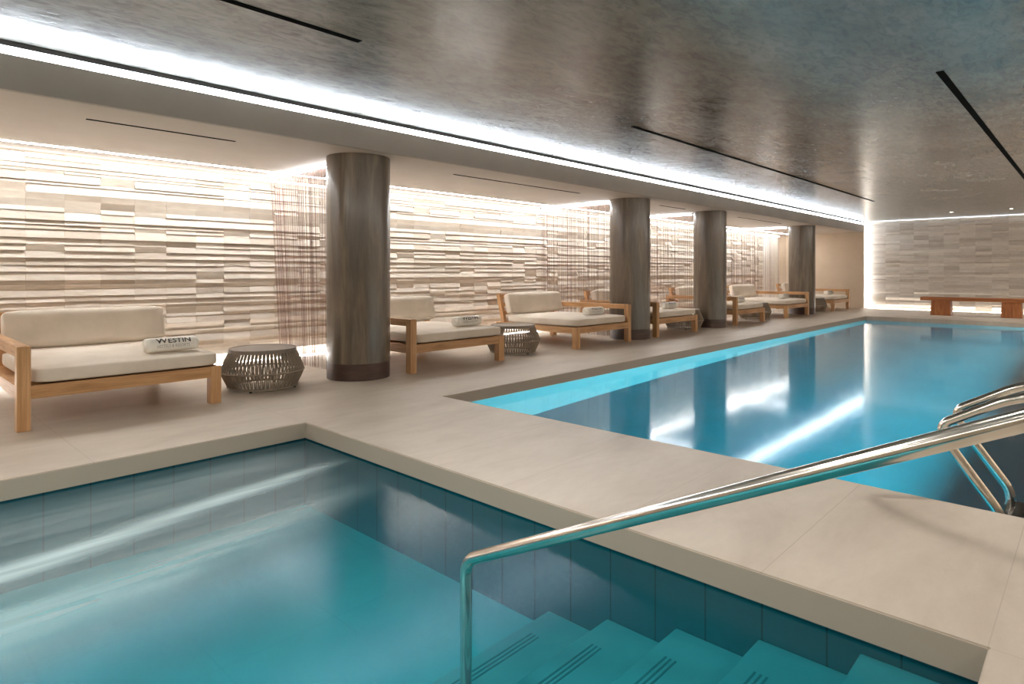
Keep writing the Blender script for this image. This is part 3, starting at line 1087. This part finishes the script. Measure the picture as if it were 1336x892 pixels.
# ------------------------------------------------------------------ pool ladder
ld = thing('pool_ladder', (4.10, 0.30, POOL_W), 'polished steel pool ladder with two curved grab rails at the pool edge', 'ladder')
def ladder_rail(du):
    dz = -POOL_W
    P = [(du, -0.62, 0.002 + dz), (du, -0.62, 0.85), (du, 0.05, 0.645), (du, 0.36, 0.46), (du, 0.075, 0.05), (du, 0.062, -0.65)]
    bm = bmesh.new()
    tube(bm, fillet(P, [0.12, 0.5, 0.075, 0.15], 10), 0.0245, 20)
    return new_obj('grab_rail', bm, steel, ld, True, 60)
ladder_rail(0.0); ladder_rail(0.49)
for k, z in enumerate((-0.02, -0.27, -0.52)):
    bm = bmesh.new()
    box(bm, 0.02, 0.47, -0.005, 0.085, z - 0.014, z + 0.014, bev=0.006)
    for q in range(4):
        box(bm, 0.03, 0.46, 0.008 + q * 0.018, 0.014 + q * 0.018, z + 0.0135, z + 0.018)
    t = new_obj('tread', bm, foot_m, ld); t['label'] = 'black ribbed ladder tread'
for du in (0.0, 0.49):
    bm = bmesh.new(); lathe(bm, [(0.045, 0.0), (0.045, 0.006), (0.024, 0.014)], 24)
    f = new_obj('flange', bm, steel, ld, True); f.location = (du, -0.62, -POOL_W)

# ------------------------------------------------------------------ ceiling fittings
def slot(u0, u1, v, z, w, lab, grp):
    o = thing('slot_diffuser', ((u0 + u1) / 2, v, z), lab, 'air vent', grp)
    L = (u1 - u0) / 2
    bm = bmesh.new()
    box(bm, -L, L, -w / 2, w / 2, -0.003, -0.0005)
    new_obj('slot', bm, black_m, o)
    bm = bmesh.new()
    for y in (-w / 2 - 0.003, w / 2):
        box(bm, -L, L, y, y + 0.003, -0.005, -0.0005)
    new_obj('slot_frame', bm, black_m, o)


G1 = 'black slot diffusers in the main ceiling'
slot(0.9, 2.51, 3.85, CEIL_Z, 0.045, 'short black ceiling slot over the small spa pool', G1)
slot(6.09, 16.44, 3.85, CEIL_Z, 0.045, 'long black ceiling slot over the long pool, parallel to the beam', G1)
slot(6.14, 16.44, 0.957, CEIL_Z, 0.05, 'long black ceiling slot on the side away from the daybeds', G1)
G2 = 'thin slots in the ceiling above the daybeds'
for (a, b), lab in zip(((1.39, 2.65), (5.54, 8.32), (10.9, 11.94), (14.52, 17.3)),
                       ('thin ceiling slot above the first daybed', 'thin ceiling slot between the first and second columns',
                        'thin ceiling slot between the second and third columns', 'thin ceiling slot between the third and fourth columns')):
    slot(a, b, 6.28, BAY_Z, 0.022, lab, G2)
for v, lab in ((2.98, 'small recessed ceiling spotlight above the end of the bench near the beam'), (1.68, 'small recessed ceiling spotlight above the middle of the wooden bench')):
    o = thing('downlight', (20.85, v, CEIL_Z), lab, 'light', 'recessed spotlights over the bench')
    bm = bmesh.new(); lathe(bm, [(0.04, -0.004), (0.055, -0.006), (0.06, -0.0005)], 24, cap_bottom=False, cap_top=False)
    new_obj('bezel', bm, rail_m, o, True)
    bm = bmesh.new(); lathe(bm, [(0.038, -0.004), (0.039, -0.001)], 24)
    new_obj('lens', bm, lens_m, o)

# ------------------------------------------------------------------ lamps
def area(name, loc, rot, sx, sy, power, color=(1, 1, 1), spread=None):
    l = bpy.data.lights.new(name, 'AREA'); l.shape = 'RECTANGLE'; l.size = sx; l.size_y = sy
    l.energy = power; l.color = color
    o = bpy.data.objects.new(name, l); col.objects.link(o)
    o.location = loc; o.rotation_euler = rot
    if spread: l.spread = math.radians(spread)
    return o


def spot(name, loc, power, color, angle=100, blend=0.8, rot=(0, 0, 0)):
    l = bpy.data.lights.new(name, 'SPOT'); l.energy = power; l.color = color
    l.spot_size = math.radians(angle); l.spot_blend = blend; l.shadow_soft_size = 0.16
    o = bpy.data.objects.new(name, l); col.objects.link(o); o.location = loc; o.rotation_euler = rot
    return o


WARM = (1.0, 0.96, 0.90)
AQ = (0.72, 0.97, 1.0)
for v in (2.98, 1.68):
    spot('bench_spot', (20.85, v, CEIL_Z - 0.02), 45, WARM, 75)
for u, v, p, a in ((2.0, 1.1, 26, 120), (2.9, 0.0, 12, 120), (0.9, 2.3, 64, 150), (-0.6, 2.6, 70, 150), (0.2, 1.0, 30, 120),
                   (6.4, -1.0, 190, 160), (10.0, -1.0, 190, 160), (13.7, -1.0, 190, 160), (17.4, -1.0, 190, 160)):
    spot('deck_fill_spot', (u, v, CEIL_Z - 0.17), p, WARM, a)  # unseen spots without fittings, added to brighten the deck and pool edges
# underwater lamps along the side walls of the pool and in the spa (light leaves them level, under water)
area('pool_lamp', ((POOL_U0 + POOL_U1) / 2, V0 + 0.03, -0.45), (PI / 2, 0, 0), POOL_U1 - POOL_U0 - 0.2, 0.08, 330, AQ, 120)
area('spa_lamp', (SPA_U0 + 0.03, 2.4, -0.30), (PI / 2 - 0.25, 0, -PI / 2), 3.6, 0.08, 6, AQ, 30)

wd = bpy.data.worlds.new('world'); sc.world = wd
wd.use_nodes = True
wd.node_tree.nodes['Background'].inputs['Color'].default_value = (0.02, 0.02, 0.02, 1)
